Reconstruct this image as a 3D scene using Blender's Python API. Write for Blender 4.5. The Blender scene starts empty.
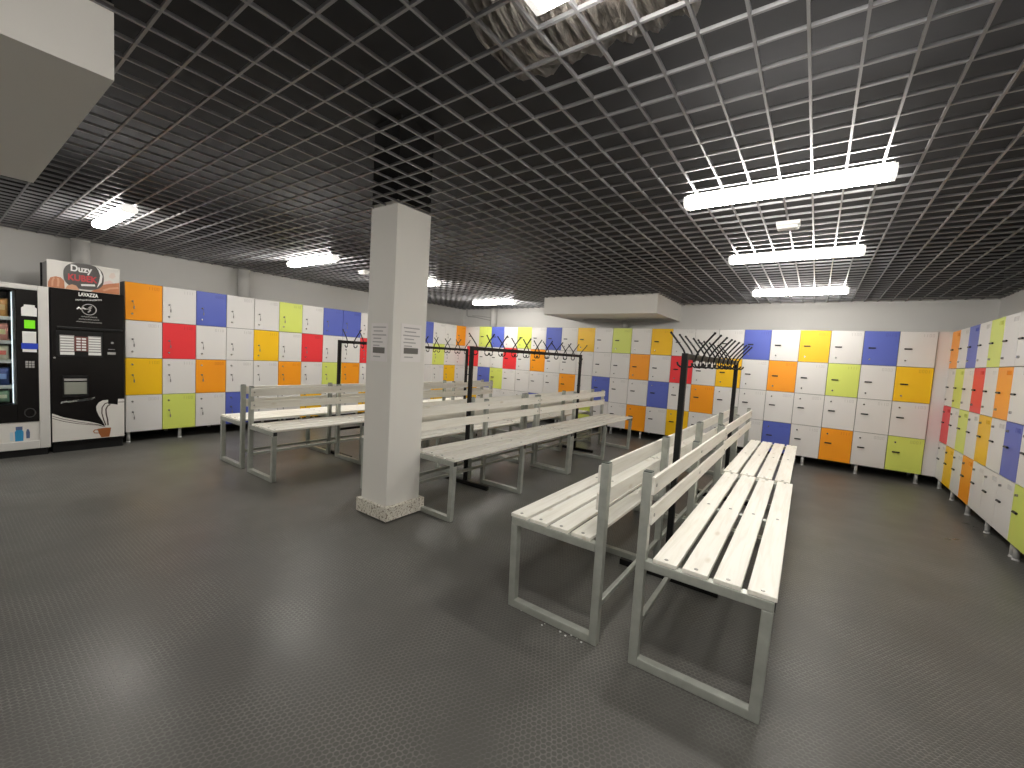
import bpy, bmesh, math, random
from mathutils import Vector, Matrix
random.seed(7)
S = 0.45                       # one locker door height (1 unit below) in metres
C = bpy.context.scene.collection
PI = math.pi

# ------------------------------------------------------------------ helpers
def link(o, parent=None):
    C.objects.link(o)
    if parent is not None:
        o.parent = parent
    return o

class MB:
    """collects shapes (in door-height units) into one mesh"""
    def __init__(self): self.bm = bmesh.new()
    def box(self, x0, x1, y0, y1, z0, z1, bev=0.0):
        b = bmesh.new()
        bmesh.ops.create_cube(b, size=1.0)
        sx, sy, sz = abs(x1-x0), abs(y1-y0), abs(z1-z0)
        for v in b.verts:
            v.co = Vector(((x0+x1)/2+v.co.x*sx, (y0+y1)/2+v.co.y*sy, (z0+z1)/2+v.co.z*sz))
        if bev > 0:
            bmesh.ops.bevel(b, geom=list(b.edges), offset=min(bev, .45*min(sx, sy, sz)), segments=2, affect='EDGES', profile=.5)
        self._add(b); return self
    def _add(self, b):
        me = bpy.data.meshes.new('tmp'); b.to_mesh(me); b.free()
        self.bm.from_mesh(me); bpy.data.meshes.remove(me)
    def cyl(self, p0, p1, r0, r1=None, n=16, caps=True):
        r1 = r0 if r1 is None else r1
        p0, p1 = Vector(p0), Vector(p1); d = p1-p0
        b = bmesh.new()
        bmesh.ops.create_cone(b, cap_ends=caps, segments=n, radius1=r0, radius2=r1, depth=d.length)
        M = Matrix.Translation((p0+p1)/2) @ d.to_track_quat('Z', 'Y').to_matrix().to_4x4()
        bmesh.ops.transform(b, matrix=M, verts=b.verts)
        self._add(b); return self
    def sphere(self, c, rx, ry, rz, n=14):
        b = bmesh.new()
        bmesh.ops.create_uvsphere(b, u_segments=n, v_segments=max(6, n//2), radius=1)
        for v in b.verts: v.co = Vector((c[0]+v.co.x*rx, c[1]+v.co.y*ry, c[2]+v.co.z*rz))
        self._add(b); return self
    def tube(self, pts, r, n=8):
        pts = [Vector(p) for p in pts]; rings = []
        up = Vector((0, 0, 1))
        for i, p in enumerate(pts):
            t = (pts[min(i+1, len(pts)-1)]-pts[max(i-1, 0)]).normalized()
            a = t.cross(up)
            if a.length < 1e-3: a = t.cross(Vector((1, 0, 0)))
            a.normalize(); b = a.cross(t)
            rr = r[i] if isinstance(r, (list, tuple)) else r
            rings.append([self.bm.verts.new(p+rr*(math.cos(2*PI*k/n)*a+math.sin(2*PI*k/n)*b)) for k in range(n)])
        for A, B in zip(rings, rings[1:]):
            for k in range(n): self.bm.faces.new((A[k], A[(k+1) % n], B[(k+1) % n], B[k]))
        self.bm.faces.new(rings[0][::-1]); self.bm.faces.new(rings[-1]); return self
    def slabx(self, poly, x0, x1):
        """polygon in (y,z) extruded along x"""
        a = [self.bm.verts.new((x0, y, z)) for y, z in poly]
        b = [self.bm.verts.new((x1, y, z)) for y, z in poly]
        self.bm.faces.new(a); self.bm.faces.new(b[::-1])
        n = len(poly)
        for i in range(n): self.bm.faces.new((a[i], b[i], b[(i+1) % n], a[(i+1) % n]))
        return self
    def stripx(self, line, w, x0, x1):
        """flat line of width w in the (y,z) plane, extruded along x"""
        L = [Vector(p) for p in line]; up, lo = [], []
        for i, p in enumerate(L):
            t = (L[min(i+1, len(L)-1)]-L[max(i-1, 0)]).normalized(); nrm = Vector((-t.y, t.x))
            up.append(tuple(p+nrm*w/2)); lo.append(tuple(p-nrm*w/2))
        return self.slabx(up+lo[::-1], x0, x1)
    def scribble(self, line, amp, n, w, x0, x1):
        L = [Vector(p) for p in line]; seg = [0]
        for a, b in zip(L, L[1:]): seg.append(seg[-1]+(b-a).length)
        out = []
        r = random.Random(3)
        for i in range(n+1):
            d = seg[-1]*i/n; k = max(j for j in range(len(L)-1) if seg[j] <= d+1e-9)
            q = L[k]+(L[k+1]-L[k])*((d-seg[k])/(seg[k+1]-seg[k]))
            out.append((q.x, q.y+(amp if i % 2 else -amp)*(.5+r.random())))
        return self.stripx(out, w, x0, x1)
    def mesh(self, name, mat, smooth=False):
        bmesh.ops.recalc_face_normals(self.bm, faces=self.bm.faces)
        me = bpy.data.meshes.new(name)
        for v in self.bm.verts: v.co *= S
        self.bm.to_mesh(me); self.bm.free()
        for m in (mat if isinstance(mat, (list, tuple)) else [mat]): me.materials.append(m)
        if smooth:
            for p in me.polygons: p.use_smooth = True
        return me
    def obj(self, name, mat, parent=None, smooth=False):
        return link(bpy.data.objects.new(name, self.mesh(name, mat, smooth)), parent)

def put(name, mesh, parent=None, loc=(0, 0, 0), rotz=0.0):
    o = bpy.data.objects.new(name, mesh)
    o.location = Vector(loc)*S; o.rotation_euler = (0, 0, rotz)
    return link(o, parent)

def tag(o, label=None, cat=None, group=None, kind=None):
    if label: o['label'] = label
    if cat: o['category'] = cat
    if group: o['group'] = group
    if kind: o['kind'] = kind
    return o

def thing(name, label, cat, loc=(0, 0, 0), rotz=0.0, group=None):
    o = bpy.data.objects.new(name, None)
    o.empty_display_size = .1
    o.location = Vector(loc)*S; o.rotation_euler = (0, 0, rotz)
    link(o)
    return tag(o, label, cat, group)

def struct(mb, name, mat, parent=None):
    o = mb.obj(name, mat, parent)
    if parent is None: o['kind'] = 'structure'
    return o

def copy_tree(o, parent=None):
    c = o.copy(); link(c)
    if parent is not None: c.parent = parent
    for ch in list(o.children): copy_tree(ch, c)
    return c

# ---------------------------------------------------------------- materials
def mat(name, col, rough=.5, metal=0.0, spec=.5, bump=0.0, bscale=200, var=0.0, vscale=6, emit=None, estr=0.0, alpha=None):
    m = bpy.data.materials.new(name); m.use_nodes = True
    nt = m.node_tree; b = nt.nodes['Principled BSDF']
    b.inputs['Base Color'].default_value = (*col, 1)
    b.inputs['Roughness'].default_value = rough
    b.inputs['Metallic'].default_value = metal
    b.inputs['Specular IOR Level'].default_value = spec
    tc = None
    if bump or var:
        tc = nt.nodes.new('ShaderNodeTexCoord')
    if var:
        nz = nt.nodes.new('ShaderNodeTexNoise'); nz.inputs['Scale'].default_value = vscale; nz.inputs['Detail'].default_value = 5
        nt.links.new(tc.outputs['Object'], nz.inputs['Vector'])
        mx = nt.nodes.new('ShaderNodeMix'); mx.data_type = 'RGBA'
        mx.inputs['A'].default_value = (*[c*(1-var) for c in col], 1)
        mx.inputs['B'].default_value = (*[min(1, c*(1+var)) for c in col], 1)
        nt.links.new(nz.outputs['Fac'], mx.inputs['Factor'])
        nt.links.new(mx.outputs['Result'], b.inputs['Base Color'])
    if bump:
        nb = nt.nodes.new('ShaderNodeTexNoise'); nb.inputs['Scale'].default_value = bscale; nb.inputs['Detail'].default_value = 4
        nt.links.new(tc.outputs['Object'], nb.inputs['Vector'])
        bp = nt.nodes.new('ShaderNodeBump'); bp.inputs['Strength'].default_value = bump; bp.inputs['Distance'].default_value = .002
        nt.links.new(nb.outputs['Fac'], bp.inputs['Height']); nt.links.new(bp.outputs['Normal'], b.inputs['Normal'])
    if emit:
        b.inputs['Emission Color'].default_value = (*emit, 1); b.inputs['Emission Strength'].default_value = estr
    return m

WALL = mat('wall_paint', (.69, .68, .655), .75, bump=.15, bscale=90, var=.02, vscale=2)
SOFF = mat('soffit_paint', (.80, .785, .75), .8, bump=.15, bscale=110)
VOID = mat('black_void_paint', (.027, .027, .0295), .85)
GRID = mat('dark_grey_grid', (.33, .33, .345), .42, metal=.7)
WHITE = mat('white_laminate', (.77, .755, .735), .38, bump=.04, bscale=300)
YEL = mat('yellow_laminate', (.96, .57, .004), .38)
ORA = mat('orange_laminate', (1.0, .365, .006), .38)
BLU = mat('blue_laminate', (.10, .14, .54), .38)
RED = mat('red_laminate', (.86, .035, .045), .38)
LIM = mat('lime_laminate', (.70, .79, .155), .38)
CARC = mat('grey_carcass', (.22, .215, .21), .6)
PALE = mat('pale_panel', (.76, .73, .715), .45)
LEGM = mat('satin_leg', (.62, .62, .61), .35, metal=.15)
LOCKM = mat('dark_lock', (.02, .02, .022), .35, metal=.4)
KEYM = mat('dull_key_metal', (.26, .255, .25), .4, metal=.5)
CHROME = mat('chrome', (.62, .62, .62), .22, metal=1)
NUMM = {'w': mat('number_grey', (.60, .585, .565), .5), 'y': mat('number_ochre', (.74, .42, .004), .5), 'o': mat('number_rust', (.80, .24, .006), .5),
        'b': mat('number_navy', (.075, .10, .42), .5), 'r': mat('number_maroon', (.64, .03, .035), .5), 'l': mat('number_olive', (.54, .60, .12), .5)}
STEEL = mat('painted_steel', (.45, .47, .43), .36, metal=.35, var=.22, vscale=22, bump=.05, bscale=120)
BLACKM = mat('black_steel', (.006, .006, .0065), .45, spec=.35)
CAPM = mat('dark_plastic_cap', (.03, .032, .03), .5)
CAPG = mat('grey_green_cap', (.10, .115, .10), .5)
SCREW = mat('screw_head', (.42, .41, .38), .35, metal=.6)
COLM = mat('column_paint', (.86, .845, .80), .6, bump=.1, bscale=80, var=.015, vscale=3)
PAPER = mat('paper', (.92, .89, .88), .55)
INK = mat('grey_ink', (.50, .485, .49), .7)
DARKINK = mat('dark_ink', (.17, .16, .15), .6)
BLACKG = mat('gloss_black', (.008, .007, .007), .16, spec=.28)
BLACKP = mat('black_plastic', (.009, .009, .0095), .45, spec=.3)
CREAM = mat('cream_print', (.72, .70, .66), .3)
BROWN = mat('dark_brown_print', (.05, .022, .018), .35)
CUPM = mat('coffee_orange_print', (.36, .12, .035), .35)
SILV = mat('silver_frame', (.66, .65, .62), .4, metal=.1)
PRW = mat('white_print', (.82, .82, .80), .4)
PRG = mat('grey_print', (.36, .35, .34), .4)
SIGNG = mat('charcoal_print', (.075, .07, .066), .4)
SIGNR = mat('red_print', (.55, .04, .05), .4)
COPP = mat('copper_brown_print', (.50, .20, .10), .4)
COPP2 = mat('pale_brown_print', (.62, .33, .2), .4)
PINKP = mat('pale_pink_print', (.74, .56, .54), .4)
GREYD = mat('grey_dispenser', (.27, .28, .24), .35)
DISPG = mat('green_display', (.1, .4, .01), .3, emit=(.18, .62, .01), estr=.28)
BLUEL = mat('blue_label', (.02, .06, .55), .4)
CYANB = mat('bottle_blue_print', (.03, .28, .55), .3)
CYAND = mat('bottle_navy_print', (.10, .14, .26), .3)
PIPE = mat('pipe_paint', (.68, .67, .645), .5)
EMER = mat('white_plastic', (.75, .75, .73), .4)
CABLE = mat('grey_cable', (.35, .34, .33), .6)
ENDC = mat('frosted_cap', (.78, .78, .76), .35, emit=(1, .97, .92), estr=.35)

def light_mat():
    m = bpy.data.materials.new('lit_diffuser'); m.use_nodes = True
    nt = m.node_tree; nt.nodes.clear()
    e = nt.nodes.new('ShaderNodeEmission'); o = nt.nodes.new('ShaderNodeOutputMaterial')
    e.inputs['Color'].default_value = (1.0, .955, .885, 1); e.inputs['Strength'].default_value = 21.0
    nt.links.new(e.outputs[0], o.inputs[0]); return m
LIT = light_mat()

def nn(nt, t, **k):
    n = nt.nodes.new(t)
    for a, v in k.items(): setattr(n, a, v)
    return n
def mth(nt, op, a, b=None, c=None):
    n = nn(nt, 'ShaderNodeMath', operation=op)
    for i, v in enumerate((a, b, c)):
        if v is None: continue
        if isinstance(v, (int, float)): n.inputs[i].default_value = v
        else: nt.links.new(v, n.inputs[i])
    return n.outputs[0]

def floor_mat():
    m = bpy.data.materials.new('studded_rubber'); m.use_nodes = True
    nt = m.node_tree; b = nt.nodes['Principled BSDF']; L = nt.links
    tc = nn(nt, 'ShaderNodeTexCoord'); sp = nn(nt, 'ShaderNodeSeparateXYZ')
    wn = nn(nt, 'ShaderNodeTexNoise'); wn.inputs['Scale'].default_value = 55; wn.inputs['Detail'].default_value = 2; L.new(tc.outputs['Object'], wn.inputs['Vector'])
    wm = nn(nt, 'ShaderNodeVectorMath', operation='MULTIPLY_ADD'); L.new(wn.outputs['Color'], wm.inputs[0]); wm.inputs[1].default_value = (.012, .012, 0); L.new(tc.outputs['Object'], wm.inputs[2])
    L.new(wm.outputs[0], sp.inputs[0])
    P = .021
    def lattice(ox, oy):
        x = mth(nt, 'ADD', mth(nt, 'DIVIDE', sp.outputs[0], P), ox)
        y = mth(nt, 'ADD', mth(nt, 'DIVIDE', sp.outputs[1], P*1.732), oy)
        dx = mth(nt, 'SUBTRACT', mth(nt, 'FRACT', x), .5)
        dy = mth(nt, 'MULTIPLY', mth(nt, 'SUBTRACT', mth(nt, 'FRACT', y), .5), 1.732)
        return mth(nt, 'SQRT', mth(nt, 'ADD', mth(nt, 'MULTIPLY', dx, dx), mth(nt, 'MULTIPLY', dy, dy)))
    d = mth(nt, 'MINIMUM', lattice(0, 0), lattice(.5, .5))
    mr = nn(nt, 'ShaderNodeMapRange', interpolation_type='SMOOTHSTEP')
    L.new(d, mr.inputs['Value']); mr.inputs['From Min'].default_value = .36; mr.inputs['From Max'].default_value = .48
    mr.inputs['To Min'].default_value = 1; mr.inputs['To Max'].default_value = 0
    stud = mr.outputs[0]
    n1 = nn(nt, 'ShaderNodeTexNoise'); n1.inputs['Scale'].default_value = 1.3; n1.inputs['Detail'].default_value = 6; n1.inputs['Roughness'].default_value = .6
    L.new(tc.outputs['Object'], n1.inputs['Vector'])
    n2 = nn(nt, 'ShaderNodeTexNoise'); n2.inputs['Scale'].default_value = 45; n2.inputs['Detail'].default_value = 3
    L.new(tc.outputs['Object'], n2.inputs['Vector'])
    # colour: dark rubber, worn; dust in the gaps between studs
    mx = nn(nt, 'ShaderNodeMix', data_type='RGBA'); L.new(n1.outputs['Fac'], mx.inputs['Factor'])
    mx.inputs['A'].default_value = (.080, .079, .073, 1); mx.inputs['B'].default_value = (.135, .132, .121, 1)
    n3 = nn(nt, 'ShaderNodeTexNoise'); n3.inputs['Scale'].default_value = 2.1; n3.inputs['Detail'].default_value = 3
    L.new(tc.outputs['Object'], n3.inputs['Vector'])
    pt = nn(nt, 'ShaderNodeMapRange'); L.new(n3.outputs['Fac'], pt.inputs['Value'])
    pt.inputs['From Min'].default_value = .38; pt.inputs['From Max'].default_value = .62; pt.inputs['To Min'].default_value = .12; pt.inputs['To Max'].default_value = 1.1
    gap = mth(nt, 'MULTIPLY', mth(nt, 'MULTIPLY', mth(nt, 'SUBTRACT', 1, stud), n2.outputs['Fac']), pt.outputs[0])
    mx2 = nn(nt, 'ShaderNodeMix', data_type='RGBA'); L.new(gap, mx2.inputs['Factor'])
    L.new(mx.outputs['Result'], mx2.inputs['A']); mx2.inputs['B'].default_value = (.235, .23, .212, 1)
    L.new(mx2.outputs['Result'], b.inputs['Base Color'])
    rg = nn(nt, 'ShaderNodeMapRange'); L.new(n1.outputs['Fac'], rg.inputs['Value'])
    rg.inputs['From Min'].default_value = .3; rg.inputs['From Max'].default_value = .7
    rg.inputs['To Min'].default_value = .27; rg.inputs['To Max'].default_value = .44
    L.new(rg.outputs[0], b.inputs['Roughness'])
    b.inputs['Specular IOR Level'].default_value = .5
    h = mth(nt, 'ADD', mth(nt, 'MULTIPLY', stud, 1.0), mth(nt, 'MULTIPLY', n2.outputs['Fac'], .25))
    bp = nn(nt, 'ShaderNodeBump'); bp.inputs['Strength'].default_value = .40; bp.inputs['Distance'].default_value = .0022
    L.new(h, bp.inputs['Height']); L.new(bp.outputs['Normal'], b.inputs['Normal'])
    return m
FLOOR = floor_mat()

def wood_mat():
    m = bpy.data.materials.new('whitewashed_pine'); m.use_nodes = True
    nt = m.node_tree; b = nt.nodes['Principled BSDF']; L = nt.links
    tc = nn(nt, 'ShaderNodeTexCoord'); oi = nn(nt, 'ShaderNodeObjectInfo')
    ad = nn(nt, 'ShaderNodeVectorMath', operation='ADD'); L.new(tc.outputs['Object'], ad.inputs[0])
    sc = nn(nt, 'ShaderNodeVectorMath', operation='SCALE'); L.new(oi.outputs['Location'], sc.inputs[0]); sc.inputs['Scale'].default_value = 3.7
    L.new(sc.outputs[0], ad.inputs[1])
    mp = nn(nt, 'ShaderNodeMapping'); mp.inputs['Scale'].default_value = (16, .9, 16); L.new(ad.outputs[0], mp.inputs['Vector'])
    g = nn(nt, 'ShaderNodeTexNoise'); g.inputs['Scale'].default_value = 3.0; g.inputs['Detail'].default_value = 6; g.inputs['Distortion'].default_value = .8
    L.new(mp.outputs[0], g.inputs['Vector'])
    cr = nn(nt, 'ShaderNodeValToRGB'); L.new(g.outputs['Fac'], cr.inputs[0])
    cr.color_ramp.elements[0].position = .30; cr.color_ramp.elements[0].color = (.86, .83, .735, 1)
    cr.color_ramp.elements[1].position = .56; cr.color_ramp.elements[1].color = (.945, .925, .85, 1)
    # knots
    mk = nn(nt, 'ShaderNodeMapping'); mk.inputs['Scale'].default_value = (9, 3.4, 9); L.new(ad.outputs[0], mk.inputs['Vector'])
    vo = nn(nt, 'ShaderNodeTexVoronoi'); vo.inputs['Scale'].default_value = 1.0; L.new(mk.outputs[0], vo.inputs['Vector'])
    kn = nn(nt, 'ShaderNodeMapRange'); L.new(vo.outputs['Distance'], kn.inputs['Value'])
    kn.inputs['From Min'].default_value = .05; kn.inputs['From Max'].default_value = .14; kn.inputs['To Min'].default_value = .45; kn.inputs['To Max'].default_value = 0
    mx = nn(nt, 'ShaderNodeMix', data_type='RGBA'); L.new(kn.outputs[0], mx.inputs['Factor']); L.new(cr.outputs[0], mx.inputs['A'])
    mx.inputs['B'].default_value = (.62, .53, .38, 1)
    L.new(mx.outputs['Result'], b.inputs['Base Color'])
    b.inputs['Roughness'].default_value = .48
    bp = nn(nt, 'ShaderNodeBump'); bp.inputs['Strength'].default_value = .12; bp.inputs['Distance'].default_value = .002
    L.new(g.outputs['Fac'], bp.inputs['Height']); L.new(bp.outputs['Normal'], b.inputs['Normal'])
    return m
WOOD = wood_mat()

def granite_mat():
    m = bpy.data.materials.new('speckled_granite'); m.use_nodes = True
    nt = m.node_tree; b = nt.nodes['Principled BSDF']; L = nt.links
    tc = nn(nt, 'ShaderNodeTexCoord')
    vo = nn(nt, 'ShaderNodeTexNoise'); vo.inputs['Scale'].default_value = 62; vo.inputs['Detail'].default_value = 3; L.new(tc.outputs['Object'], vo.inputs['Vector'])
    cr = nn(nt, 'ShaderNodeValToRGB'); L.new(vo.outputs['Fac'], cr.inputs[0])
    e = cr.color_ramp.elements
    e[0].position = .36; e[0].color = (.26, .21, .16, 1); e[1].position = .46; e[1].color = (.74, .70, .60, 1)
    x = e.new(.60); x.color = (.84, .82, .75, 1); x = e.new(.70); x.color = (.50, .42, .32, 1)
    L.new(cr.outputs[0], b.inputs['Base Color']); b.inputs['Roughness'].default_value = .4
    return m
GRAN = granite_mat()

def foil_mat():
    m = bpy.data.materials.new('crinkled_foil'); m.use_nodes = True
    nt = m.node_tree; b = nt.nodes['Principled BSDF']; L = nt.links
    b.inputs['Base Color'].default_value = (.54, .51, .475, 1); b.inputs['Metallic'].default_value = .6; b.inputs['Roughness'].default_value = .28
    tc = nn(nt, 'ShaderNodeTexCoord')
    n = nn(nt, 'ShaderNodeTexNoise'); n.inputs['Scale'].default_value = 30; n.inputs['Detail'].default_value = 5; n.inputs['Distortion'].default_value = .9
    mp = nn(nt, 'ShaderNodeMapping'); mp.inputs['Scale'].default_value = (1.5, .16, .16); L.new(tc.outputs['Object'], mp.inputs['Vector']); L.new(mp.outputs[0], n.inputs['Vector'])
    bp = nn(nt, 'ShaderNodeBump'); bp.inputs['Strength'].default_value = 1.0; bp.inputs['Distance'].default_value = .05
    L.new(n.outputs['Fac'], bp.inputs['Height']); L.new(bp.outputs['Normal'], b.inputs['Normal'])
    return m
FOIL = foil_mat()

# --------------------------------------------------------------- room shell
XL, XR, YB, YF = -16.2, 3.98, 17.55, -5.0      # wall planes
ZC, ZS = 5.31, 6.7                              # grid underside, slab above
T = .35
struct(MB().box(XL-T, XR+T, YF-T, YB+T, -.3, 0), 'floor', FLOOR)
struct(MB().box(XL-T, XL, YF, YB, 0, ZC+.1), 'wall_left', WALL)
struct(MB().box(XR, XR+T, YF, YB, 0, ZC+.1), 'wall_right', WALL)
struct(MB().box(XL-T, XR+T, YB, YB+T, 0, ZC+.1), 'wall_back', WALL)
struct(MB().box(XL-T, XR+T, YF-T, YF, 0, ZC+.1), 'wall_front', WALL)
c = MB().box(XL-T, XR+T, YF-T, YB+T, ZS, ZS+.2)
c.box(XL-T, XL, YF, YB, ZC+.1, ZS).box(XR, XR+T, YF, YB, ZC+.1, ZS).box(XL-T, XR+T, YB, YB+T, ZC+.1, ZS).box(XL-T, XR+T, YF-T, YF, ZC+.1, ZS)

SOFB = (-9.07, -4.56, 14.55, YB, 4.67)          # boxed-in beam at the back wall
SOFL = (-8.5, -4.45, YF, .87, 4.83)             # boxed-in beam near the entrance
COLX, COLY = (-6.43, -5.735), (4.53, 5.265)
b = struct(MB().box(SOFB[0], SOFB[1], SOFB[2], YB+.02, SOFB[4], ZC+.06), 'boxed_beam', SOFF)
b = struct(MB().box(SOFL[0], SOFL[1], SOFL[2], SOFL[3], SOFL[4], ZC+.06), 'boxed_beam', SOFF)

c.box(SOFB[0]+.01, SOFB[1]-.01, SOFB[2]+.01, YB, ZC+.06, ZS).box(SOFL[0]+.01, SOFL[1]-.01, SOFL[2], SOFL[3]-.01, ZC+.06, ZS)
c.box(COLX[0]+.01, COLX[1]-.01, COLY[0]+.01, COLY[1]-.01, ZC+.06, ZS)
struct(c, 'ceiling', VOID)
g = MB()                                        # open-cell grid; cut away around the column and beams
HW, HD = .0105, .030
def spans(lo, hi, holes):
    out = [(lo, hi)]
    for a, b_ in holes:
        nxt = []
        for p, q in out:
            if b_ <= p or a >= q: nxt.append((p, q)); continue
            if a > p: nxt.append((p, a))
            if b_ < q: nxt.append((b_, q))
        out = nxt
    return out
HOLES = [(SOFB[0], SOFB[1], SOFB[2], YB), (SOFL[0], SOFL[1], SOFL[2], SOFL[3]), (COLX[0], COLX[1], COLY[0], COLY[1])]
GX, GY = .3218, .3168
k0 = math.ceil((XL+.2486)/GX)
x = -.2486+k0*GX
while x < XR-.02:
    for p, q in spans(YF, YB, [(h[2], h[3]) for h in HOLES if h[0] < x < h[1]]):
        g.box(x-HW, x+HW, p, q, ZC, ZC+HD)
    x += GX
y = 1.06-19*GY
while y < YB-.02:
    for p, q in spans(XL, XR, [(h[0], h[1]) for h in HOLES if h[2] < y < h[3]]):
        g.box(p, q, y-HW, y+HW, ZC+.002, ZC+HD)
    y += GY
struct(g, 'ceiling_grid', GRID)

col = struct(MB().box(COLX[0], COLX[1], COLY[0], COLY[1], 0, ZC+.06, .012), 'column', COLM)
PL = (-6.50, -5.657, 4.475, 5.33)
p = MB()
p.box(PL[0], PL[1], PL[2], COLY[0], .02, .255, .006).box(PL[0], PL[1], COLY[1], PL[3], .02, .255, .006)
p.box(PL[0], COLX[0], COLY[0], COLY[1], .02, .255, .006).box(COLX[1], PL[1], COLY[0], COLY[1], .02, .255, .006)
o = p.obj('plinth', GRAN, col); o['label'] = 'speckled granite plinth'

# ------------------------------------------------------------------ lockers
LEG, DH = .2866, 1.0
MATS = {'w': WHITE, 'y': YEL, 'o': ORA, 'b': BLU, 'r': RED, 'l': LIM}
WORD = {'y': 'yellow door', 'o': 'orange door', 'b': 'blue door', 'r': 'red door', 'l': 'lime green door'}
GAP = .0075
DT = .045
_dm = {}
def door_mesh(w, c):
    k = (round(w, 4), c)
    if k not in _dm:
        _dm[k] = MB().box(GAP, w-GAP, -DT, 0, GAP, DH-GAP, .004).mesh('door', MATS[c])
    return _dm[k]
def lock_mesh():
    return MB().cyl((0, 0, 0), (0, -.028, 0), .026, .022, 14).box(-.007, .007, -.034, -.026, -.018, .018).mesh('lock', CHROME)
LOCK = lock_mesh()
h = MB().box(-.08, .092, -.034, 0, -.0195, .0195, .014)
h.cyl((-.045, -.034, 0), (-.045, -.04, 0), .012, None, 10)
HANDLE = h.mesh('handle', LOCKM)
h = MB().cyl((0, 0, 0), (0, -.04, 0), .022, .019, 14).box(-.006, .006, -.062, -.036, -.022, .022, .004)
h.tube([(0, -.055, -.02), (.010, -.058, -.05), (.022, -.04, -.09), (.026, -.025, -.12)], .004, 6)
h.box(.014, .042, -.03, -.022, -.20, -.12, .006)
KEYHANDLE = h.mesh('handle', KEYM)
def num_mesh(seed, c):
    r = random.Random(seed); m = MB()
    for i in range(4):
        x0 = i*.062
        if r.random() < .55:      # rounded digit: four thin bars
            m.box(x0, x0+.042, -.003, 0, .073, .082).box(x0, x0+.042, -.003, 0, 0, .009).box(x0, x0+.009, -.003, 0, 0, .08).box(x0+.033, x0+.042, -.003, 0, 0, .08)
        else:
            m.box(x0+.016, x0+.027, -.003, 0, 0, .082)
    return m.mesh('number_print', NUMM[c])
NUMS = {c: [num_mesh(s, c) for s in range(6)] for c in MATS}
LEGMESH = MB().cyl((0, 0, 0), (0, 0, .03), .052, .046, 16).cyl((0, 0, .03), (0, 0, LEG), .041, None, 16).mesh('leg', LEGM, True)

def cabinet(label, loc, rotz, cols, w, depth, nlegs, key, lastw=None, leftpanel=False, legs_inset=.08):
    """local frame: x to the viewer's right, front plane y=0, depth to +y; cols = list of 4-letter strings top to bottom"""
    t = thing('locker_cabinet', label, 'lockers', loc, rotz, 'locker cabinets along the walls')
    W = w*len(cols) if lastw is None else w*(len(cols)-1)+lastw
    c = MB().box(0, .02, 0, depth, LEG, LEG+4).box(W-.02, W, 0, depth, LEG, LEG+4)
    c.box(.02, W-.02, depth-.03, depth, LEG, LEG+4).box(.02, W-.02, .003, depth-.03, LEG, LEG+.02).box(.02, W-.02, .003, depth-.03, LEG+3.98, LEG+4)
    c.box(.02, W-.02, .012, .035, LEG+.02, LEG+3.98)
    c.obj('body', CARC, t)
    for i, s in enumerate(cols):
        ww = w if (lastw is None or i < len(cols)-1) else lastw
        for j, ch in enumerate(s):
            z0 = LEG+3-j
            d = put('door', door_mesh(ww, ch), t, (i*w, 0, z0))
            if ch in WORD: d['label'] = WORD[ch]
            up = j < 2
            hz, lz = (.50, .17) if up else (.545, .83)
            put('handle', KEYHANDLE if key else HANDLE, d, (.15 if key else .20, -DT, hz))
            put('lock', LOCK, d, (.14 if key else .17, -DT, lz))
            put('number_print', NUMS[ch][(i*5+j*3) % 6], d, (ww-.30, -DT, .845))
    for k in range(nlegs):
        x = legs_inset+(W-2*legs_inset)*k/(nlegs-1)
        put('leg', LEGMESH, t, (x, .06, 0)); put('leg', LEGMESH, t, (x, depth-.12, 0))
    return t

LC = ['owyw', 'wrwl', 'bwow', 'wwwb', 'wyww', 'lwow',
      'wrwy', 'bwlw', 'bwow', 'wrwy', 'wwwl', 'lwww',
      'wyow', 'bwww', 'wlwy', 'wwyw', 'owww']
BC = ['wywl', 'bwww', 'wlwo', 'ywww', 'wowb', 'bwww', 'wyww', 'wwow', 'wrwy', 'ywbw', 'wowo', 'lwww', 'wwbw', 'ywwl',
      'wwow', 'bwww', 'wowb', 'lwww', 'wrww', 'bwlw', 'lwbw', 'wrwy']           # from the right-hand corner leftwards
RC = ['owrw', 'wlwy', 'bwlw', 'wrwo', 'lwyw', 'woww', 'wwbw', 'ywwl', 'wwow', 'wbww', 'rwlw']   # from the corner towards the camera
LX, LY0, LWD = -14.82, 3.073, .7826
BY, BX0, BWD = 16.287, 2.6218, .7835
RX, RY0, RWD = 2.945, 16.275, .7835
# left wall: viewer's right is +Y, front faces +X
ldep = LX-XL-.01
ll = ['locker cabinet on left wall beside black coffee machine, orange door in top corner',
      'locker cabinet at middle of left wall, two blue doors side by side on top row',
      'locker cabinet at far end of left wall, touching the back corner']
for n, (a, e, nl) in enumerate(((0, 6, 5), (6, 12, 5), (12, 17, 4))):
    cabinet(ll[n], (LX, LY0+a*LWD, 0), PI/2, LC[a:e], LWD, ldep, nl, True, .685 if e == 17 else None)
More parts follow.
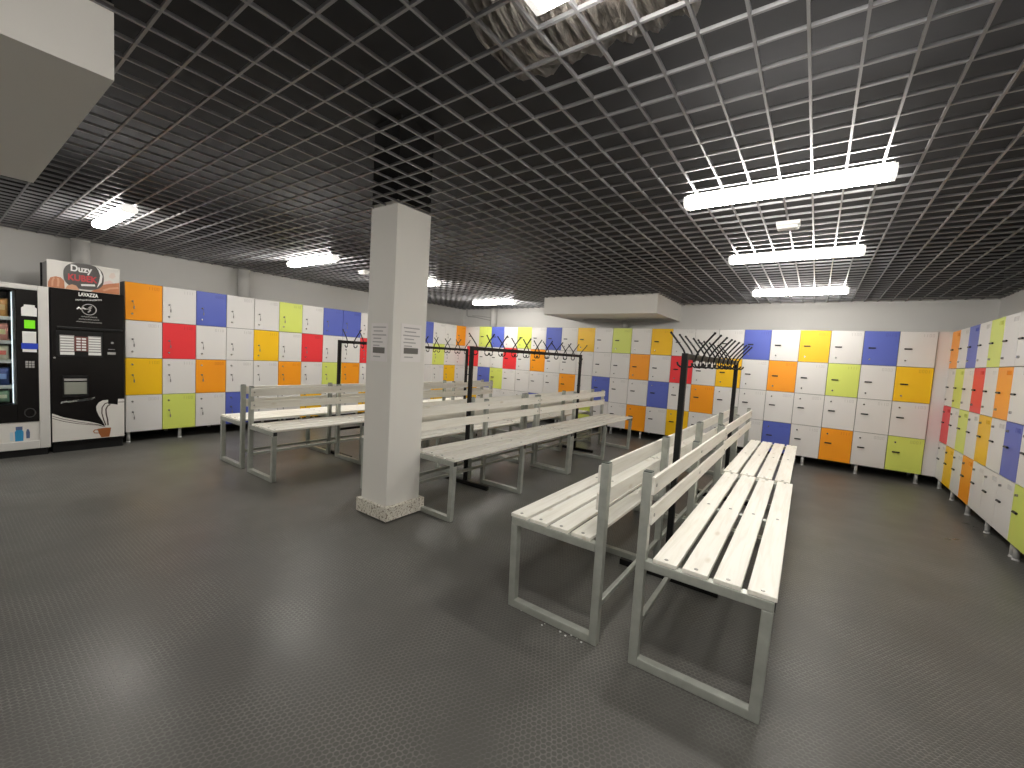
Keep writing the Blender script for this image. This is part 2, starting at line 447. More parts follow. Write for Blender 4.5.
# back wall: viewer's right is +X
bl = ['locker cabinet at right end of back wall, lime green door bottom right',
      'locker cabinet in middle of back wall, under the boxed beam',
      'locker cabinet at left end of back wall, behind the middle coat rack']
for n, (a, e, nl) in enumerate(((0, 7, 5), (7, 15, 6), (15, 22, 5))):
    cabinet(bl[n], (BX0-e*BWD, BY, 0), 0, BC[a:e][::-1], BWD, YB-BY-.01, nl, False)
rl = ['locker cabinet on right wall next to the back corner, red and blue doors',
      'locker cabinet on right wall nearest the camera, cut off by the frame edge']
for n, (a, e, nl) in enumerate(((0, 7, 5), (7, 11, 3))):
    cabinet(rl[n], (RX, RY0-a*RWD, 0), -PI/2, RC[a:e], RWD, XR-RX-.01, nl, False)
o = struct(MB().box(BX0+.012, RX-.004, BY+.0, BY+.05, LEG, LEG+4), 'trim_1', PALE)
o = struct(MB().box(LX+.004, BX0-22*BWD-.006, BY+.0, BY+.05, LEG, LEG+4), 'trim_2', PALE)
# black strips added at the wall foot, painting in shade under the lockers
SHADEM = mat('black_underside_shade', (.02, .02, .02), .6)
struct(MB().box(XL, XL+.04, YF, YB, 0, .24), 'shade_strip_left', SHADEM)
struct(MB().box(XL+.04, XR-.04, YB-.04, YB, 0, .24), 'shade_strip_back', SHADEM)
struct(MB().box(XR-.04, XR, YF, YB, 0, .24), 'shade_strip_right', SHADEM)

# ------------------------------------------------------------------ benches
BL, BD = 4.34, 1.15            # length along y, depth along x
TB = .088                      # steel tube
ZSEAT, TSL = 1.07, .040
def make_bench():
    """seat towards +x, back posts at x=0; centred on its length"""
    t = thing('slatted_bench', 'bench', 'bench')
    y0 = -BL/2
    fr = MB().box(TB, BD, -TB/2, TB/2, ZSEAT-TB, ZSEAT, .008).mesh('seat_rail', STEEL)
    fl = MB().box(TB, BD-TB, -TB/2, TB/2, 0, TB, .008).mesh('floor_rail', STEEL)
    lg = MB().box(BD-TB, BD, -TB/2, TB/2, 0, ZSEAT-TB, .008)
    for v in lg.bm.verts: v.co.x += -.022+.022*v.co.z/(ZSEAT-TB)
    lg = lg.mesh('leg', STEEL)
    ps = MB().box(0, TB, -TB/2, TB/2, 0, 1.922, .008).mesh('back_post', STEEL)
    cp = MB().box(.004, TB-.004, -TB/2+.004, TB/2-.004, 1.922, 1.933, .004).mesh('post_cap', CAPG)
    cf = MB().box(BD, BD+.008, -TB/2+.006, TB/2-.006, ZSEAT-TB+.006, ZSEAT-.006, .003).mesh('end_cap', CAPM)
    ys = (y0+TB/2, 0.0, -y0-TB/2)
    for yy in ys:
        f = put('seat_rail', fr, t, (0, yy, 0)); put('end_cap', cf, f)
        put('floor_rail', fl, t, (0, yy, 0)); put('leg', lg, t, (0, yy, 0))
        f = put('back_post', ps, t, (0, yy, 0)); put('post_cap', cp, f)
    st = MB().box(.02, .072, y0+TB, -TB/2, .375, .435, .006).mesh('stretcher', STEEL)
    put('stretcher', st, t); put('stretcher', st, t, (0, BL/2-TB/2, 0))
    sw, gp = .218, .046
    sl = MB().box(-sw/2, sw/2, y0+.012, -y0-.012, 0, TSL, .006).mesh('seat_slat', WOOD)
    bs = MB().box(0, .030, y0+.012, -y0-.012, -.088, .088, .006).mesh('back_slat', WOOD)
    sc = MB().cyl((0, 0, 0), (0, 0, .006), .020, .016, 10).mesh('screw', SCREW)
    sx = MB().cyl((0, 0, 0), (.006, 0, 0), .020, .016, 10).mesh('screw', SCREW)
    for k in range(4):
        s = put('seat_slat', sl, t, (BD+.016-sw/2-k*(sw+gp), 0, ZSEAT))
        for yy in ys: put('screw', sc, s, (0, yy*.985, TSL-.001))
    for z in (1.51, 1.80):
        s = put('back_slat', bs, t, (TB, 0, z))
        for yy in ys: put('screw', sx, s, (.0285, yy*.985, 0))
    return t
proto = make_bench()
R_ = 'right block of benches'
rows = [  # (post x, y of near end, turn) for the nearer and the farther bench, facing, labels
 ((-1.258, 3.985, .0136), (-1.36, 8.36, .008), 0,
  'slatted bench facing right wall, nearest the camera, in the right-hand back-to-back rows',
  'slatted bench facing right wall, nearer the back lockers, in the right-hand rows'),
 ((-1.600, 3.99, .003), (-1.615, 8.36, .002), PI,
  'slatted bench nearest the camera facing the column, back against the right-facing bench',
  'slatted bench behind the right-hand coat rack, facing left, close to back lockers'),
 ((-6.040, 5.25, .0), (-6.050, 9.62, .003), 0,
  'slatted bench just right of the white column, facing right, in the middle rows',
  'slatted bench in the middle rows facing right, ending near the back lockers'),
 ((-6.370, 5.25, .0), (-6.365, 9.62, .0), PI,
  'slatted bench right behind the white column, facing left, in the middle rows',
  'slatted bench in the middle rows facing left, its far end near back lockers'),
 ((-10.135, 4.16, .008), (-10.175, 8.53, .014), 0,
  'slatted bench left of the column, facing right, in the left-hand back-to-back rows',
  'slatted bench in left-hand rows facing right, mostly hidden behind the column'),
 ((-10.455, 4.16, .010), (-10.500, 8.53, .022), PI,
  'slatted bench left of the column, facing the left wall lockers, nearer end',
  'slatted bench in left-hand rows facing left wall lockers, far end by the corner'),
]
first = True
for (na, fa, rz, la, lb) in rows:
    for (bx, fy, turn), lab in ((na, la), (fa, lb)):
        t = proto if first else copy_tree(proto); first = False
        t.location = Vector((bx-turn*BL/2, fy+BL/2, 0))*S
        t.rotation_euler = (0, 0, rz+turn)
        tag(t, lab, 'bench', 'slatted benches with backrests')

# --------------------------------------------------------------- coat racks
def rack(x, ya, yb, zt, label, brace=False, npairs=10):
    t = thing('coat_rack', label, 'coat rack', (x, (ya+yb)/2, 0), 0, 'black coat racks between the benches')
    Lh = (yb-ya)/2; w = .038
    ps = MB().box(-w, w, -w, w, .085, zt, .008).mesh('post', BLACKM)
    for s in (-1, 1): put('post', ps, t, (0, s*(Lh-w), 0))
    ft = MB().box(-.66, .66, -w, w, .0, .085, .008).mesh('foot', BLACKM)
    for s in (-1, 1): put('foot', ft, t, (0, s*(Lh-w), 0))
    put('top_rail', MB().box(-w*.8, w*.8, -Lh+2*w, Lh-2*w, zt-.085, zt-.004, .008).mesh('top_rail', BLACKM), t)
    if brace: put('brace', MB().box(-.03, .03, -Lh+2*w, Lh-2*w, .66, .72, .006).mesh('brace', BLACKM), t)
    for s in (-1, 1):
        pr = [(s*.285, 0, .335), (s*.225, 0, .262), (s*.15, 0, .17), (s*.095, 0, .095), (s*.06, 0, .02), (s*.048, 0, -.05),
              (s*.052, 0, -.10), (s*.078, 0, -.135), (s*.12, 0, -.14), (s*.155, 0, -.115), (s*.168, 0, -.075)]
        hk = MB().tube(pr, .0135, 8).sphere(pr[0], .018, .018, .018, 8).mesh('hook', BLACKM, True)
        for k in range(npairs):
            yy = -Lh+.30+(2*Lh-.6)*(k+(.12 if s > 0 else -.12)+.12)/(npairs-1+.12)
            put('hook', hk, t, (0, yy, zt-.045), random.uniform(-.22, .22))
    return t
rack(-1.433, 5.88, 10.42, 3.12, 'black coat rack between the right-hand benches, bristling with hooks')
rack(-6.20, 7.02, 12.40, 3.10, 'black coat rack between the middle benches, right of the column')
rack(-10.295, 6.390, 11.50, 3.09, 'black coat rack farthest left, partly hidden behind the white column', True)

# ------------------------------------------------------------ ceiling lamps
def batten(x0, x1, yc, label, group):
    W, H = .125, .165
    cx = (x0+x1)/2; Lh = (x1-x0)/2
    t = thing('ceiling_light', label, 'ceiling light', (cx, yc, ZC), 0, group)
    MB().box(-Lh+.02, Lh-.02, -W*.5, W*.5, -.030, 0, .004).obj('housing', EMER, t)
    prof = [(-W*.52, -.020), (-W*.85, -.045), (-W, -.085), (-W*.9, -.135), (-W*.6, -H), (W*.6, -H), (W*.9, -.135), (W, -.085), (W*.85, -.045), (W*.52, -.020)]
    MB().slabx(prof, -Lh+.045, Lh-.045).obj('diffuser', LIT, t)
    cap = [(y*1.03, z*1.02) for y, z in prof]
    for s in (-1, 1):
        MB().slabx(cap, s*(Lh-.045), s*Lh).obj('end_cap', ENDC, t)
    return t
G1, G2 = 'batten lights over the right-hand benches', 'batten lights along the left side'
RXA, RXB = -1.69, .52
batten(-1.66, .52, 2.27, 'ceiling light at top of frame, only its corner showing, beside foil duct', G1)
batten(RXA, RXB, 6.28, 'largest ceiling light in view, nearest of the right-hand row', G1)
batten(RXA, RXB, 9.95, 'ceiling light second in the right-hand row, just beyond the emergency lamp', G1)
batten(-1.76, RXB, 14.55, 'ceiling light last in the right-hand row, near the back wall', G1)
batten(-12.75, -10.45, 2.24, 'ceiling light nearest the coffee machine', G2)
batten(-12.75, -10.45, 6.32, 'ceiling light left of the column, second in the left-hand row', G2)
batten(-12.75, -10.45, 10.05, 'ceiling light just peeping out from right edge of the column', G2)
batten(-12.98, -10.68, 14.75, 'ceiling light in the far left corner by the back wall pipe', G2)
batten(RXA, RXB, -2.0, 'ceiling light behind the camera, right-hand row', G1)
batten(-12.75, -10.45, -2.0, 'ceiling light behind the camera, left-hand row', G2)

def emergency(x, y, label):
    t = thing('emergency_light', label, 'emergency light', (x, y, ZC), 0, 'small emergency lights on the ceiling')
    MB().box(-.16, .16, -.10, .10, -.06, 0, .01).obj('housing', EMER, t)
    MB().box(-.145, .145, -.085, .085, -.115, -.06, .02).obj('lens', mat('pale_lens', (.8, .8, .78), .3), t)
    MB().cyl((.09, 0, -.115), (.09, 0, -.121), .012, None, 8).obj('indicator', CHROME, t)
emergency(-.565, 8.02, 'small white emergency light between first and second right-hand ceiling lights')
emergency(-11.7, 8.05, 'small white emergency light just left of the column top')

# ----------------------------------------------------------- foil air duct
d = MB()
n, L0, L1 = 150, -2.45, -.95
rings = []
for i in range(n+1):
    xx = L0+(L1-L0)*i/n
    r0 = .58+.030*(-1)**i+.03*math.sin(i*.7)+.02*math.sin(i*2.3)
    ring = []
    for k in range(28):
        a = 2*PI*k/28
        rr = r0*(1+.035*math.sin(5*a+i*.25)+.012*random.uniform(-1, 1))
        ring.append(d.bm.verts.new((xx, 2.95+rr*1.05*math.cos(a), 5.98+rr*.88*math.sin(a))))
    rings.append(ring)
for A, B in zip(rings, rings[1:]):
    for k in range(28): d.bm.faces.new((A[k], A[(k+1) % 28], B[(k+1) % 28], B[k]))
d.bm.faces.new(rings[0]); d.bm.faces.new(rings[-1])
duct = thing('air_duct', 'crinkled foil air duct above the ceiling grid beside the nearest light', 'air duct', (0, 0, 0))
d.obj('sleeve', FOIL, duct)
for xx in (-2.3, -1.1):
    MB().box(xx-.03, xx+.03, 2.80, 2.90, 6.55, ZS).obj('hanger', CABLE, duct)

# -------------------------------------------------------------------- pipes
def pipe(name, x, y, z0, z1, r, label):
    t = thing(name, label, 'pipe', (x, y, 0))
    MB().cyl((0, 0, z0), (0, 0, z1), r, None, 20).obj('tube', PIPE, t, True)
    MB().cyl((0, 0, z1-.04), (0, 0, z1), r*1.06, None, 20).obj('collar', PIPE, t, True)
pipe('wall_pipe', XL+.19, 2.45, 4.35, ZC, .18, 'painted pipe rising up left wall behind the coffee machine sign')
pipe('wall_pipe', XL+.18, 6.38, 4.30, ZC, .17, 'painted pipe on left wall above the lime green locker door')
pipe('wall_pipe', -13.87, YB-.18, 4.30, ZC, .17, 'painted pipe on back wall in the far left corner')
pipe('wall_pipe', -6.75, YB-.17, 4.295, SOFB[4], .15, 'painted pipe under the boxed beam on back wall')
cb = MB().tube([(-15.9, YB-.03, 5.30), (-15.88, YB-.03, 4.99), (-15.8, YB-.03, 4.93), (-15.3, YB-.03, 4.90), (-14.6, YB-.03, 4.78), (-14.2, YB-.03, 4.72)], .018, 6)
cb.tube([(-15.5, YB-.03, 4.97), (-15.0, YB-.03, 4.95), (-14.2, YB-.03, 4.86)], .014, 6)
tag(cb.obj('wall_cable', CABLE), 'thin grey cables looping along back wall beside the corner pipe', 'cable')

# ------------------------------------------------------------ column notices
def notice(label, place):
    t = thing('notice_sheet', label, 'notice')
    t.matrix_world = place
    # local: x across, z up, front towards -y, origin at sheet centre
    MB().box(-.222, .222, -.006, .0, -.323, .323).obj('sheet', PAPER, t)
    m = MB()
    for i, (z, a, b_) in enumerate(((.255, -.17, .18), (.19, -.15, .10), (.125, -.18, .19), (.065, -.15, .06), (.005, -.17, .10), (-.055, -.15, .02), (-.245, -.14, .05))):
        m.box(a, b_, -.009, -.006, z-.010, z+.010)
    m.obj('printed_text', INK, t)
    MB().box(-.155, .16, -.010, -.006, -.185, -.085).obj('dark_panel', DARKINK, t)
notice('white paper notice on shaded left-front face of the column', Matrix.Translation(Vector((-6.08, COLY[0]-.001, 3.043))*S))
notice('white paper notice on brighter right face of the column', Matrix.Translation(Vector((COLX[1]+.001, 4.925, 3.06))*S) @ Matrix.Rotation(PI/2, 4, 'Z'))

# ----------------------------------------------------------- text as meshes
def text_obj(name, body, m, parent, y0, y1, z0, z1, x, shear=0.0, bold=0.0):
    """lettering facing +x, fitted into the (y,z) rectangle, in units"""
    cu = bpy.data.curves.new(name+'_c', 'FONT'); cu.body = body; cu.size = 1; cu.extrude = .004; cu.offset = bold; cu.shear = shear
    tmp = bpy.data.objects.new('tmp_text', cu); C.objects.link(tmp)
    dg = bpy.context.evaluated_depsgraph_get(); dg.update()
    me = bpy.data.meshes.new_from_object(tmp.evaluated_get(dg))
    C.objects.unlink(tmp); bpy.data.objects.remove(tmp)
    xs = [v.co.x for v in me.vertices]; ys = [v.co.y for v in me.vertices]
    ax, bx, ay, by = min(xs), max(xs), min(ys), max(ys)
    for v in me.vertices:
        u_, w_, e_ = (v.co.x-ax)/(bx-ax), (v.co.y-ay)/(by-ay), v.co.z
        v.co = Vector((x+.004+e_, y0+(y1-y0)*u_, z0+(z1-z0)*w_))*S
    me.materials.clear(); me.materials.append(m)
    return link(bpy.data.objects.new(name, me), parent)

# ------------------------------------------------------------ coffee machine
XC = -14.42
t = thing('coffee_vending_machine', 'black coffee vending machine with coffee cup artwork, between snack machine and lockers', 'vending machine', (0, 0, 0))
def rect(y0, y1, z0, z1): return [(y0, z0), (y1, z0), (y1, z1), (y0, z1)]
CY0, CY1 = 1.70, 2.985
body = MB().box(XL+.45, XC-.06, CY0+.01, CY1-.01, .23, 3.86, .01)
body.obj('body', BLACKP, t)
MB().box(XL+.5, XC-.08, CY0+.02, CY1-.02, 0, .23, .006).obj('kick_plate', BLACKP, t)
dr = MB().box(XC-.06, XC, CY0, CY1, .245, 3.885, .014).obj('door', BLACKG, t)
E = .0045
MB().slabx([(1.704, .275), (2.615, .275), (2.617, .535), (2.576, .585), (2.476, .648), (2.318, .71), (2.126, .766), (1.886, .852), (1.778, .914), (1.704, .956)], XC, XC+E).obj('wave_artwork', CREAM, dr)
MB().slabx([(2.615, .275), (2.978, .275), (2.981, 1.243), (2.859, 1.244), (2.852, 1.096), (2.76, 1.118), (2.671, 1.124), (2.672, 1.231), (2.57, 1.222), (2.499, 1.17), (2.454, 1.076), (2.458, .978), (2.497, .85), (2.557, .719), (2.597, .616), (2.617, .535)], XC, XC+E).obj('steam_artwork', CREAM, dr)
ln = MB()
for pl, w in (([(1.71, .893), (1.885, .807), (2.126, .718), (2.318, .663), (2.496, .613), (2.586, .561)], .012),
              ([(1.71, .841), (1.885, .754), (2.126, .677), (2.318, .636), (2.496, .599), (2.586, .556)], .012),
              ([(2.627, .585), (2.587, .73), (2.554, .901), (2.559, 1.041), (2.61, 1.136), (2.671, 1.16)], .022),
              ([(2.668, .581), (2.659, .724), (2.635, .867), (2.629, .994), (2.661, 1.076), (2.712, 1.112)], .026),
              ([(2.86, 1.163), (2.978, 1.163)], .016)):
    ln.stripx(pl, w, XC+E, XC+E+.003)
ln.obj('artwork_lines', BROWN, dr)
cu = MB().slabx([(2.471, .512), (2.60, .526), (2.724, .518), (2.709, .40), (2.688, .289), (2.544, .289), (2.494, .402)], XC+E, XC+E+.004)
cu.stripx([(2.479, .488), (2.425, .489), (2.400, .456), (2.418, .415), (2.49, .404)], .022, XC+E, XC+E+.004)
cu.obj('cup_artwork', CUPM, dr)
# dispensing hatch
w = MB().slabx(rect(1.88, 2.318, 1.80, 1.85), XC, XC+.02).slabx(rect(1.88, 2.318, 1.335, 1.385), XC, XC+.02).slabx(rect(1.88, 1.905, 1.385, 1.80), XC, XC+.02).slabx(rect(2.293, 2.318, 1.385, 1.80), XC, XC+.02)
hf = w.obj('hatch_frame', BLACKP, dr)
MB().slabx(rect(1.905, 2.293, 1.40, 1.69), XC, XC+.006).obj('hatch_window', GREYD, dr)
MB().slabx(rect(1.905, 2.293, 1.72, 1.775), XC, XC+.012).obj('hatch_bar', PRG, dr)
MB().scribble([(1.853, 1.199), (1.907, 1.222), (1.999, 1.223), (2.111, 1.238), (2.149, 1.255), (2.225, 1.248), (2.361, 1.269), (2.43, 1.304)], .017, 46, .014, XC, XC+.004).obj('script_line', PRW, dr)
# brand lettering and emblem
text_obj('brand_lettering', 'LAVAZZA', PRW, dr, 2.165, 2.505, 3.755, 3.845, XC, 0, .035)
MB().scribble([(2.113, 3.655), (2.21, 3.668), (2.353, 3.682), (2.463, 3.694), (2.565, 3.72)], .015, 40, .013, XC, XC+.004).obj('script_line', PRW, dr)
rg = MB()
cy, cz, ry, rz_ = 2.343, 3.452, .125, .128
outer = [(cy+ry*math.cos(a), cz+rz_*math.sin(a)) for a in [2*PI*i/28 for i in range(29)]]
rg.stripx(outer, .020, XC, XC+.004)
rg.stripx([(cy-.02, cz-.07), (cy+.02, cz-.02), (cy+.0, cz+.05), (cy+.05, cz+.08)], .03, XC, XC+.004)
rg.stripx([(cy-.09, cz+.0), (cy-.02, cz+.01), (cy+.04, cz+.04)], .025, XC, XC+.004)
rg.obj('round_emblem', PRG, dr)
MB().stripx([(2.135, 3.44), (2.17, 3.49), (2.20, 3.45), (2.24, 3.48), (2.289, 3.455)], .03, XC, XC+.004).obj('emblem_script', PRW, dr)
rw = MB()
for y0, y1, z in ((2.207, 2.479, 3.275), (2.168, 2.516, 3.212), (2.127, 2.562, 3.148)): rw.scribble([(y0, z), (y1, z)], .010, 36, .012, XC, XC+.003)
rw.obj('small_print', PRG, dr)
# selection panel under a ledge
MB().box(XC, XC+.05, 1.80, 2.94, 2.955, 3.01, .012).obj('ledge', BLACKP, dr)
pn = MB().slabx(rect(1.79, 2.585, 2.29, 2.92), XC, XC+.008).obj('selection_panel', BLACKP, dr)
for (y0, y1, sgn) in ((1.842, 2.083, 1), (2.319, 2.55, -1)):
    MB().slabx(rect(y0, y1, 2.42, 2.81), XC+.008, XC+.011).obj('menu_card', PRG, pn)
    for i in range(6):
        z = 2.765-i*.062
        MB().slabx(rect(y0+.01, y1-.01, z-.017, z+.017), XC+.011, XC+.014).obj('menu_line', PRW, pn)
    MB().slabx(rect(y0+.005, y1, 2.345, 2.412), XC+.008, XC+.012).obj('menu_footer', PRW, pn)
MB().slabx(rect(2.086, 2.316, 2.435, 2.785), XC+.008, XC+.011).obj('button_backing', mat('brown_backing', (.17, .05, .04), .4), pn)
for i in range(5):
    for yb in (2.155, 2.248):
        z = 2.735-i*.066
        MB().box(XC+.011, XC+.024, yb-.04, yb+.036, z-.02, z+.02, .008).obj('button', PRW, pn)
cn = MB().slabx(rect(2.597, 2.937, 2.33, 2.91), XC, XC+.010).obj('coin_panel', BLACKG, dr)
MB().cyl((XC+.010, 2.753, 2.67), (XC+.02, 2.753, 2.67), .027, None, 14).obj('coin_slot', CHROME, cn)
MB().slabx(rect(2.664, 2.817, 2.375, 2.435), XC+.010, XC+.014).obj('coin_label', PRG, cn)
MB().slabx(rect(2.68, 2.80, 2.50, 2.512), XC+.010, XC+.014).obj('coin_line', PRG, cn)
MB().cyl((XC, 1.755, 2.27), (XC+.02, 1.755, 2.27), .022, None, 12).obj('door_lock', CHROME, dr)

# advertising sign standing on the coffee machine
XS = -14.44
sg = thing('advertising_sign', 'Duzy KUBEK advertising sign standing on top of the coffee machine', 'sign', (0, 0, 0))
SZ0 = 3.888
MB().box(XS-.03, XS, 1.66, 2.905, SZ0, 4.525, .004).obj('panel', CREAM, sg)
MB().box(XS-.75, XS-.03, 1.67, 1.70, SZ0, 4.50, .004).obj('side_board', mat('grey_board', (.33, .32, .31), .6), sg)
MB().box(XS-.75, XS-.03, 2.865, 2.895, SZ0, 4.50, .004).obj('side_board', bpy.data.materials['grey_board'], sg)
MB().box(XS-.80, XS-.75, 1.64, 2.895, SZ0, 4.50, .01).obj('rear_board', BLACKP, sg)
E2 = XS+.004
MB().slabx([(1.671, SZ0+.003), (1.677, 4.006), (1.712, 4.112), (1.795, 4.153), (1.879, 4.142), (1.932, 4.071), (1.94, SZ0+.003)], XS, E2).obj('cup_artwork', COPP, sg)
MB().stripx([(1.74, 3.92), (1.745, 4.04), (1.77, 4.12)], .03, E2, E2+.003).stripx([(1.83, 3.92), (1.84, 4.05), (1.83, 4.12)], .035, E2, E2+.003).obj('cup_highlight', COPP2, sg)
MB().slabx([(2.38, SZ0+.003), (2.468, 3.974), (2.563, 4.075), (2.69, 4.128), (2.898, 4.185), (2.898, SZ0+.003)], XS, E2).obj('bean_artwork', COPP, sg)
MB().stripx([(2.60, 3.95), (2.72, 4.02), (2.88, 4.06)], .04, E2, E2+.003).obj('bean_highlight', COPP2, sg)
MB().slabx([(2.60, 4.09), (2.63, 4.17), (2.722, 4.22), (2.787, 4.167), (2.72, 4.135)], XS, E2).obj('saucer_artwork', PINKP, sg)
MB().slabx([(2.70, 4.30), (2.74, 4.40), (2.80, 4.42), (2.83, 4.33), (2.77, 4.26)], XS, XS+.002).obj('faint_flower', mat('faint_pink', (.72, .62, .56), .5), sg)
# rounded charcoal badge
bd = []
for i in range(40):
    a = 2*PI*i/40; ca, sa = math.cos(a), math.sin(a)
    bd.append((2.266+.345*math.copysign(abs(ca)**.75, ca), max(SZ0+.003, 4.228+.305*math.copysign(abs(sa)**.75, sa))))
MB().slabx(bd, E2, E2+.004).obj('badge', SIGNG, sg)
MB().slabx([(1.947, SZ0+.003), (1.985, 3.975), (2.06, 4.012), (2.13, 3.995), (2.187, SZ0+.003)], E2+.004, E2+.007).obj('bean_artwork', COPP2, sg)
sw_ = MB().slabx([(2.470, 4.50), (2.545, 4.43), (2.588, 4.30), (2.572, 4.14), (2.485, 3.995), (2.522, 4.14), (2.545, 4.30), (2.515, 4.42)], E2+.004, E2+.007)
sw_.obj('badge_swoosh', PRW, sg)
text_obj('sign_lettering', 'Duzy', PRW, sg, 2.040, 2.405, 4.275, 4.475, E2+.004, 0, .03)
text_obj('sign_lettering', 'KUBEK', SIGNR, sg, 1.995, 2.495, 4.105, 4.255, E2+.004, 0, .03)
MB().stripx([(2.212, 4.02), (2.28, 4.03), (2.35, 4.038), (2.454, 4.05)], .045, E2+.004, E2+.007).obj('small_print', PRW, sg)

# ------------------------------------------------------------- snack machine
XV = -14.38
VY0, VY1 = -.42, 1.675
t = thing('snack_vending_machine', 'silver framed snack vending machine at left edge of frame, lit shelves inside', 'vending machine', (0, 0, 0))
GY0, GY1, GZ0, GZ1 = -.26, 1.178, 1.20, 3.73
c = MB().box(XL+.35, XV-.10, VY0+.02, VY0+.08, .16, 3.86, .008).box(XL+.35, XV-.10, GY1+.01, VY1-.02, .16, 3.86, .008)
c.box(XL+.35, XL+.42, VY0+.08, GY1+.01, .16, 3.86).box(XL+.42, XV-.10, VY0+.08, GY1+.01, GZ1+.01, 3.86).box(XL+.42, XV-.10, VY0+.08, GY1+.01, .16, GZ0-.02)
c.obj('body', mat('dark_grey_body', (.10, .10, .105), .5), t)
MB().box(XL+.4, XV-.06, VY0+.04, VY1-.04, 0, .16, .006).obj('kick_plate', BLACKP, t)
f = MB().box(XV-.10, XV, VY0, VY0+.17, .17, 3.885, .012).box(XV-.10, XV, 1.505, VY1, .17, 3.885, .012)
f.box(XV-.10, XV, VY0+.17, 1.505, 3.775, 3.885, .012).box(XV-.10, XV, VY0+.17, 1.505, .17, .355, .012)
fr = f.obj('door_frame', SILV, t)
MB().box(XV-.09, XV-.012, GY1, 1.505, .80, 3.775, .006).obj('control_panel', BLACKG, t)
cp = [o for o in t.children if o.name.startswith('control_panel')][0]
MB().box(XV-.09, XV-.012, VY0+.17, GY1, .80, GZ0, .006).obj('lower_panel', BLACKG, t)
MB().box(XV-.09, XV-.012, VY0+.17, GY1, GZ1, 3.775, .006).obj('upper_panel', BLACKP, t)
MB().box(XV-.09, XV-.03, VY0+.17, 1.505, .355, .80, .006).obj('advert_panel', CREAM, t)
ap = [o for o in t.children if o.name.startswith('advert_panel')][0]
XA = XV-.03
MB().slabx([(1.135, .37), (1.255, .37), (1.262, .58), (1.24, .62), (1.24, .68), (1.15, .68), (1.15, .62), (1.13, .58)], XA, XA+.004).obj('bottle_artwork', CYANB, ap)
MB().slabx(rect(1.145, 1.245, .625, .70), XA+.004, XA+.006).obj('bottle_cap_artwork', CYAND, ap)
MB().slabx([(1.30, .42), (1.352, .42), (1.356, .56), (1.335, .63), (1.312, .63), (1.296, .56)], XA, XA+.004).obj('bottle_artwork', CYAND, ap)
MB().slabx(rect(1.06, 1.11, .39, .58), XA, XA+.003).obj('glass_artwork', mat('pale_blue_print', (.55, .66, .72), .4), ap)
XP = XV-.012
MB().slabx([(1.258, 3.19), (1.492, 3.19), (1.492, 3.37), (1.46, 3.40), (1.46, 3.44), (1.30, 3.44), (1.295, 3.40), (1.258, 3.37)], XP, XP+.012).obj('card_reader', PRW, cp)
MB().slabx(rect(1.30, 1.46, 2.915, 3.10), XP, XP+.010).obj('display', DISPG, cp)
MB().slabx(rect(1.268, 1.476, 2.585, 2.845), XP, XP+.006).obj('instruction_label', PRW, cp)
MB().slabx(rect(1.25, 1.50, 2.452, 2.583), XP, XP+.008).obj('blue_label', BLUEL, cp)
MB().slabx(rect(1.268, 1.48, 2.385, 2.45), XP, XP+.006).obj('white_label', PRW, cp)
kp = MB()
for i in range(3):
    for j in range(3): kp.box(XP, XP+.012, 1.305+i*.048, 1.345+i*.048, 2.03+j*.054, 2.074+j*.054, .004)
kp.obj('keypad', PRG, cp)
rr = MB(); pts = [(1.362+.082*math.cos(2*PI*i/24), 1.005+.10*math.sin(2*PI*i/24)) for i in range(25)]
rr.stripx(pts, .016, XP, XP+.012); rr.obj('coin_return', mat('dark_chrome', (.10, .10, .10), .3, metal=.6), cp)
MB().box(XV-.06, XV-.045, GY0+.02, GY1, GZ0, GZ1).obj('glass', mat('window_glass', (1, 1, 1), .02), t)
gm = bpy.data.materials['window_glass']; gb = gm.node_tree.nodes['Principled BSDF']
gb.inputs['Transmission Weight'].default_value = 1; gb.inputs['IOR'].default_value = 1.12
MB().box(XL+.5, XV-.14, GY1-.035, GY1+.005, GZ0, GZ1).obj('inner_wall', mat('grey_liner', (.30, .32, .32), .4), t)
shelfz = (3.13, 2.60, 2.17, 1.60)
shm = mat('wire_shelf', (.55, .62, .60), .3, metal=.4)
for z in shelfz:
    s = MB().box(XL+.6, XV-.22, GY0+.03, GY1-.04, z-.02, z).box(XV-.24, XV-.215, GY0+.03, GY1-.04, z-.055, z+.025, .005)
    s.obj('shelf', shm, t)
MB().box(XV-.20, XV-.185, 1.125, 1.14, GZ0+.02, GZ1-.03, .006).obj('light_strip', mat('cool_strip', (.9, .95, .95), .4, emit=(.8, .95, 1), estr=.5), t)
# packets standing on the shelves
def packet(y, z, h, w, ca, cb_, label):
    p = thing('snack_packet', label, 'snack', (XV-.34, y, z+.001), 0, 'snacks in the vending machine')
    m = MB(); ny, nz = 10, 12
    for side in (-1, 1):
        gv = []
        for i in range(nz+1):
            v = i/nz; row = []
            for j in range(ny+1):
                u = j/ny; bul = (math.sin(PI*u)**.6)*(math.sin(PI*v)**.55)
                row.append(m.bm.verts.new((side*(.004+.07*bul), (u-.5)*w*(1-.06*math.sin(PI*v)), v*h)))
            gv.append(row)
        for i in range(nz):
            for j in range(ny): m.bm.faces.new((gv[i][j], gv[i][j+1], gv[i+1][j+1], gv[i+1][j]))
    bmesh.ops.remove_doubles(m.bm, verts=m.bm.verts, dist=.0095)
    m.obj('bag', mat('packet_colour', ca, .35), p, True)
    MB().box(.068, .078, -w*.26, w*.26, h*.38, h*.66, .004).obj('print', mat('packet_print', cb_, .4), p)
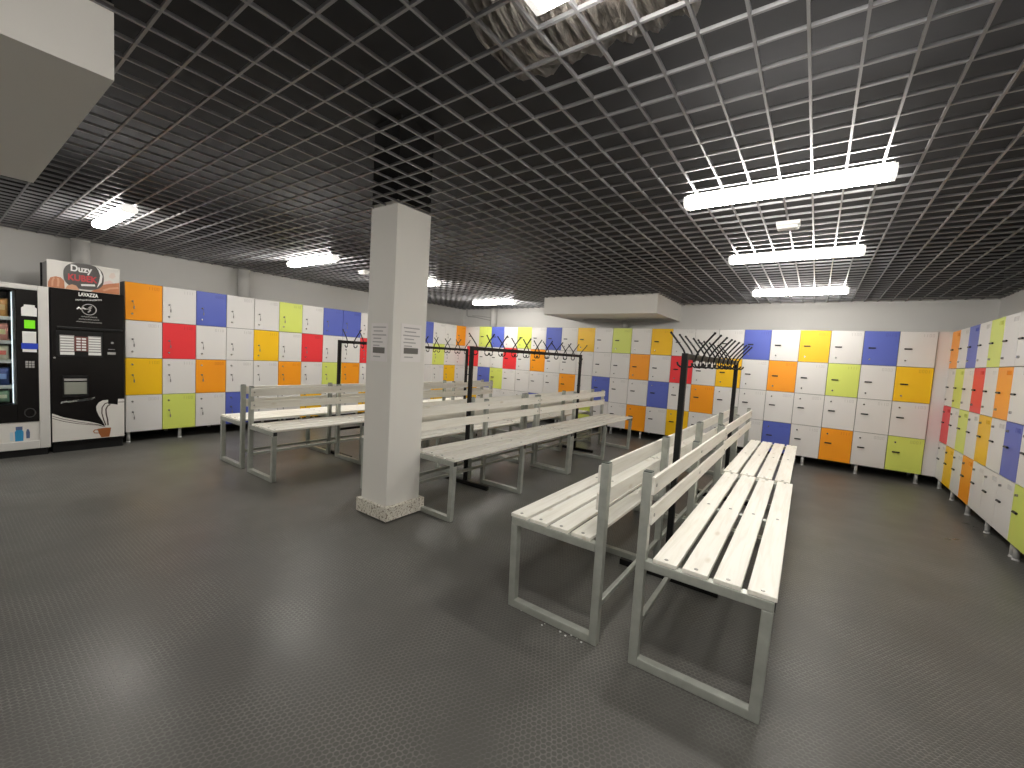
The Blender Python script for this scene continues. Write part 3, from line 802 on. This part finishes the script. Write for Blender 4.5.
specs = [(3.13, .42, (.62, .33, .10), (.80, .62, .30), 'tan'), (2.60, .40, (.66, .30, .24), (.85, .80, .45), 'pinkish red'), (2.17, .34, (.72, .72, .55), (.60, .14, .10), 'cream and red'),
         (1.60, .42, (.05, .09, .28), (.25, .40, .75), 'dark blue'), (1.222, .28, (.25, .42, .28), (.70, .78, .60), 'pale green')]
names = ('top', 'second', 'third', 'fourth', 'lowest')
for (z, h, ca, cb_, cn_), nm in zip(specs, names):
    packet(.985, z, h, .24, ca, cb_, '%s snack packet on the %s shelf, nearest the control panel' % (cn_, nm))
    packet(.70, z, h*.95, .24, tuple(c*.8 for c in cb_), ca, 'snack packet on the %s shelf, second from the control panel' % nm)
# --------------------------------------------------- crumbs beside a bench
cr = MB()
for _ in range(9):
    a = random.random(); px = -2.55+.85*a+random.uniform(-.03, .03); py = 3.97+random.uniform(-.06, .05); r = random.uniform(.007, .015)
    cr.sphere((px, py, r*.6), r, r*.8, r*.6, 6)
tag(cr.obj('crumbs', PRW), 'few white crumbs on the floor in front of the left-facing bench', 'crumbs', None, 'stuff')

# ------------------------------------------------------------------- camera
f, yaw, pitch, roll, H = 422.0547, -.6218, -.0683, .0591, 2.958
cyw, syw, cp_, sp_ = math.cos(yaw), math.sin(yaw), math.cos(pitch), math.sin(pitch)
fw = Vector((syw*cp_, cyw*cp_, sp_)); rt = Vector((cyw, -syw, 0)); up = rt.cross(fw)
r2 = rt*math.cos(roll)+up*math.sin(roll); u2 = -rt*math.sin(roll)+up*math.cos(roll)
cd = bpy.data.cameras.new('camera'); cam = bpy.data.objects.new('camera', cd); C.objects.link(cam)
cd.sensor_width = 36; cd.sensor_fit = 'HORIZONTAL'; cd.lens = f/1024*36; cd.clip_start = .02
M = Matrix((r2, u2, -fw)).transposed().to_4x4(); M.translation = Vector((0, 0, H))*S
cam.matrix_world = M
bpy.context.scene.camera = cam

w = bpy.data.worlds.new('world'); bpy.context.scene.world = w; w.use_nodes = True
w.node_tree.nodes['Background'].inputs[0].default_value = (0, 0, 0, 1)
vs = bpy.context.scene.view_settings
vs.view_transform = 'Standard'; vs.look = 'None'; vs.gamma = 1; vs.use_curve_mapping = False
vs.exposure = 1.3
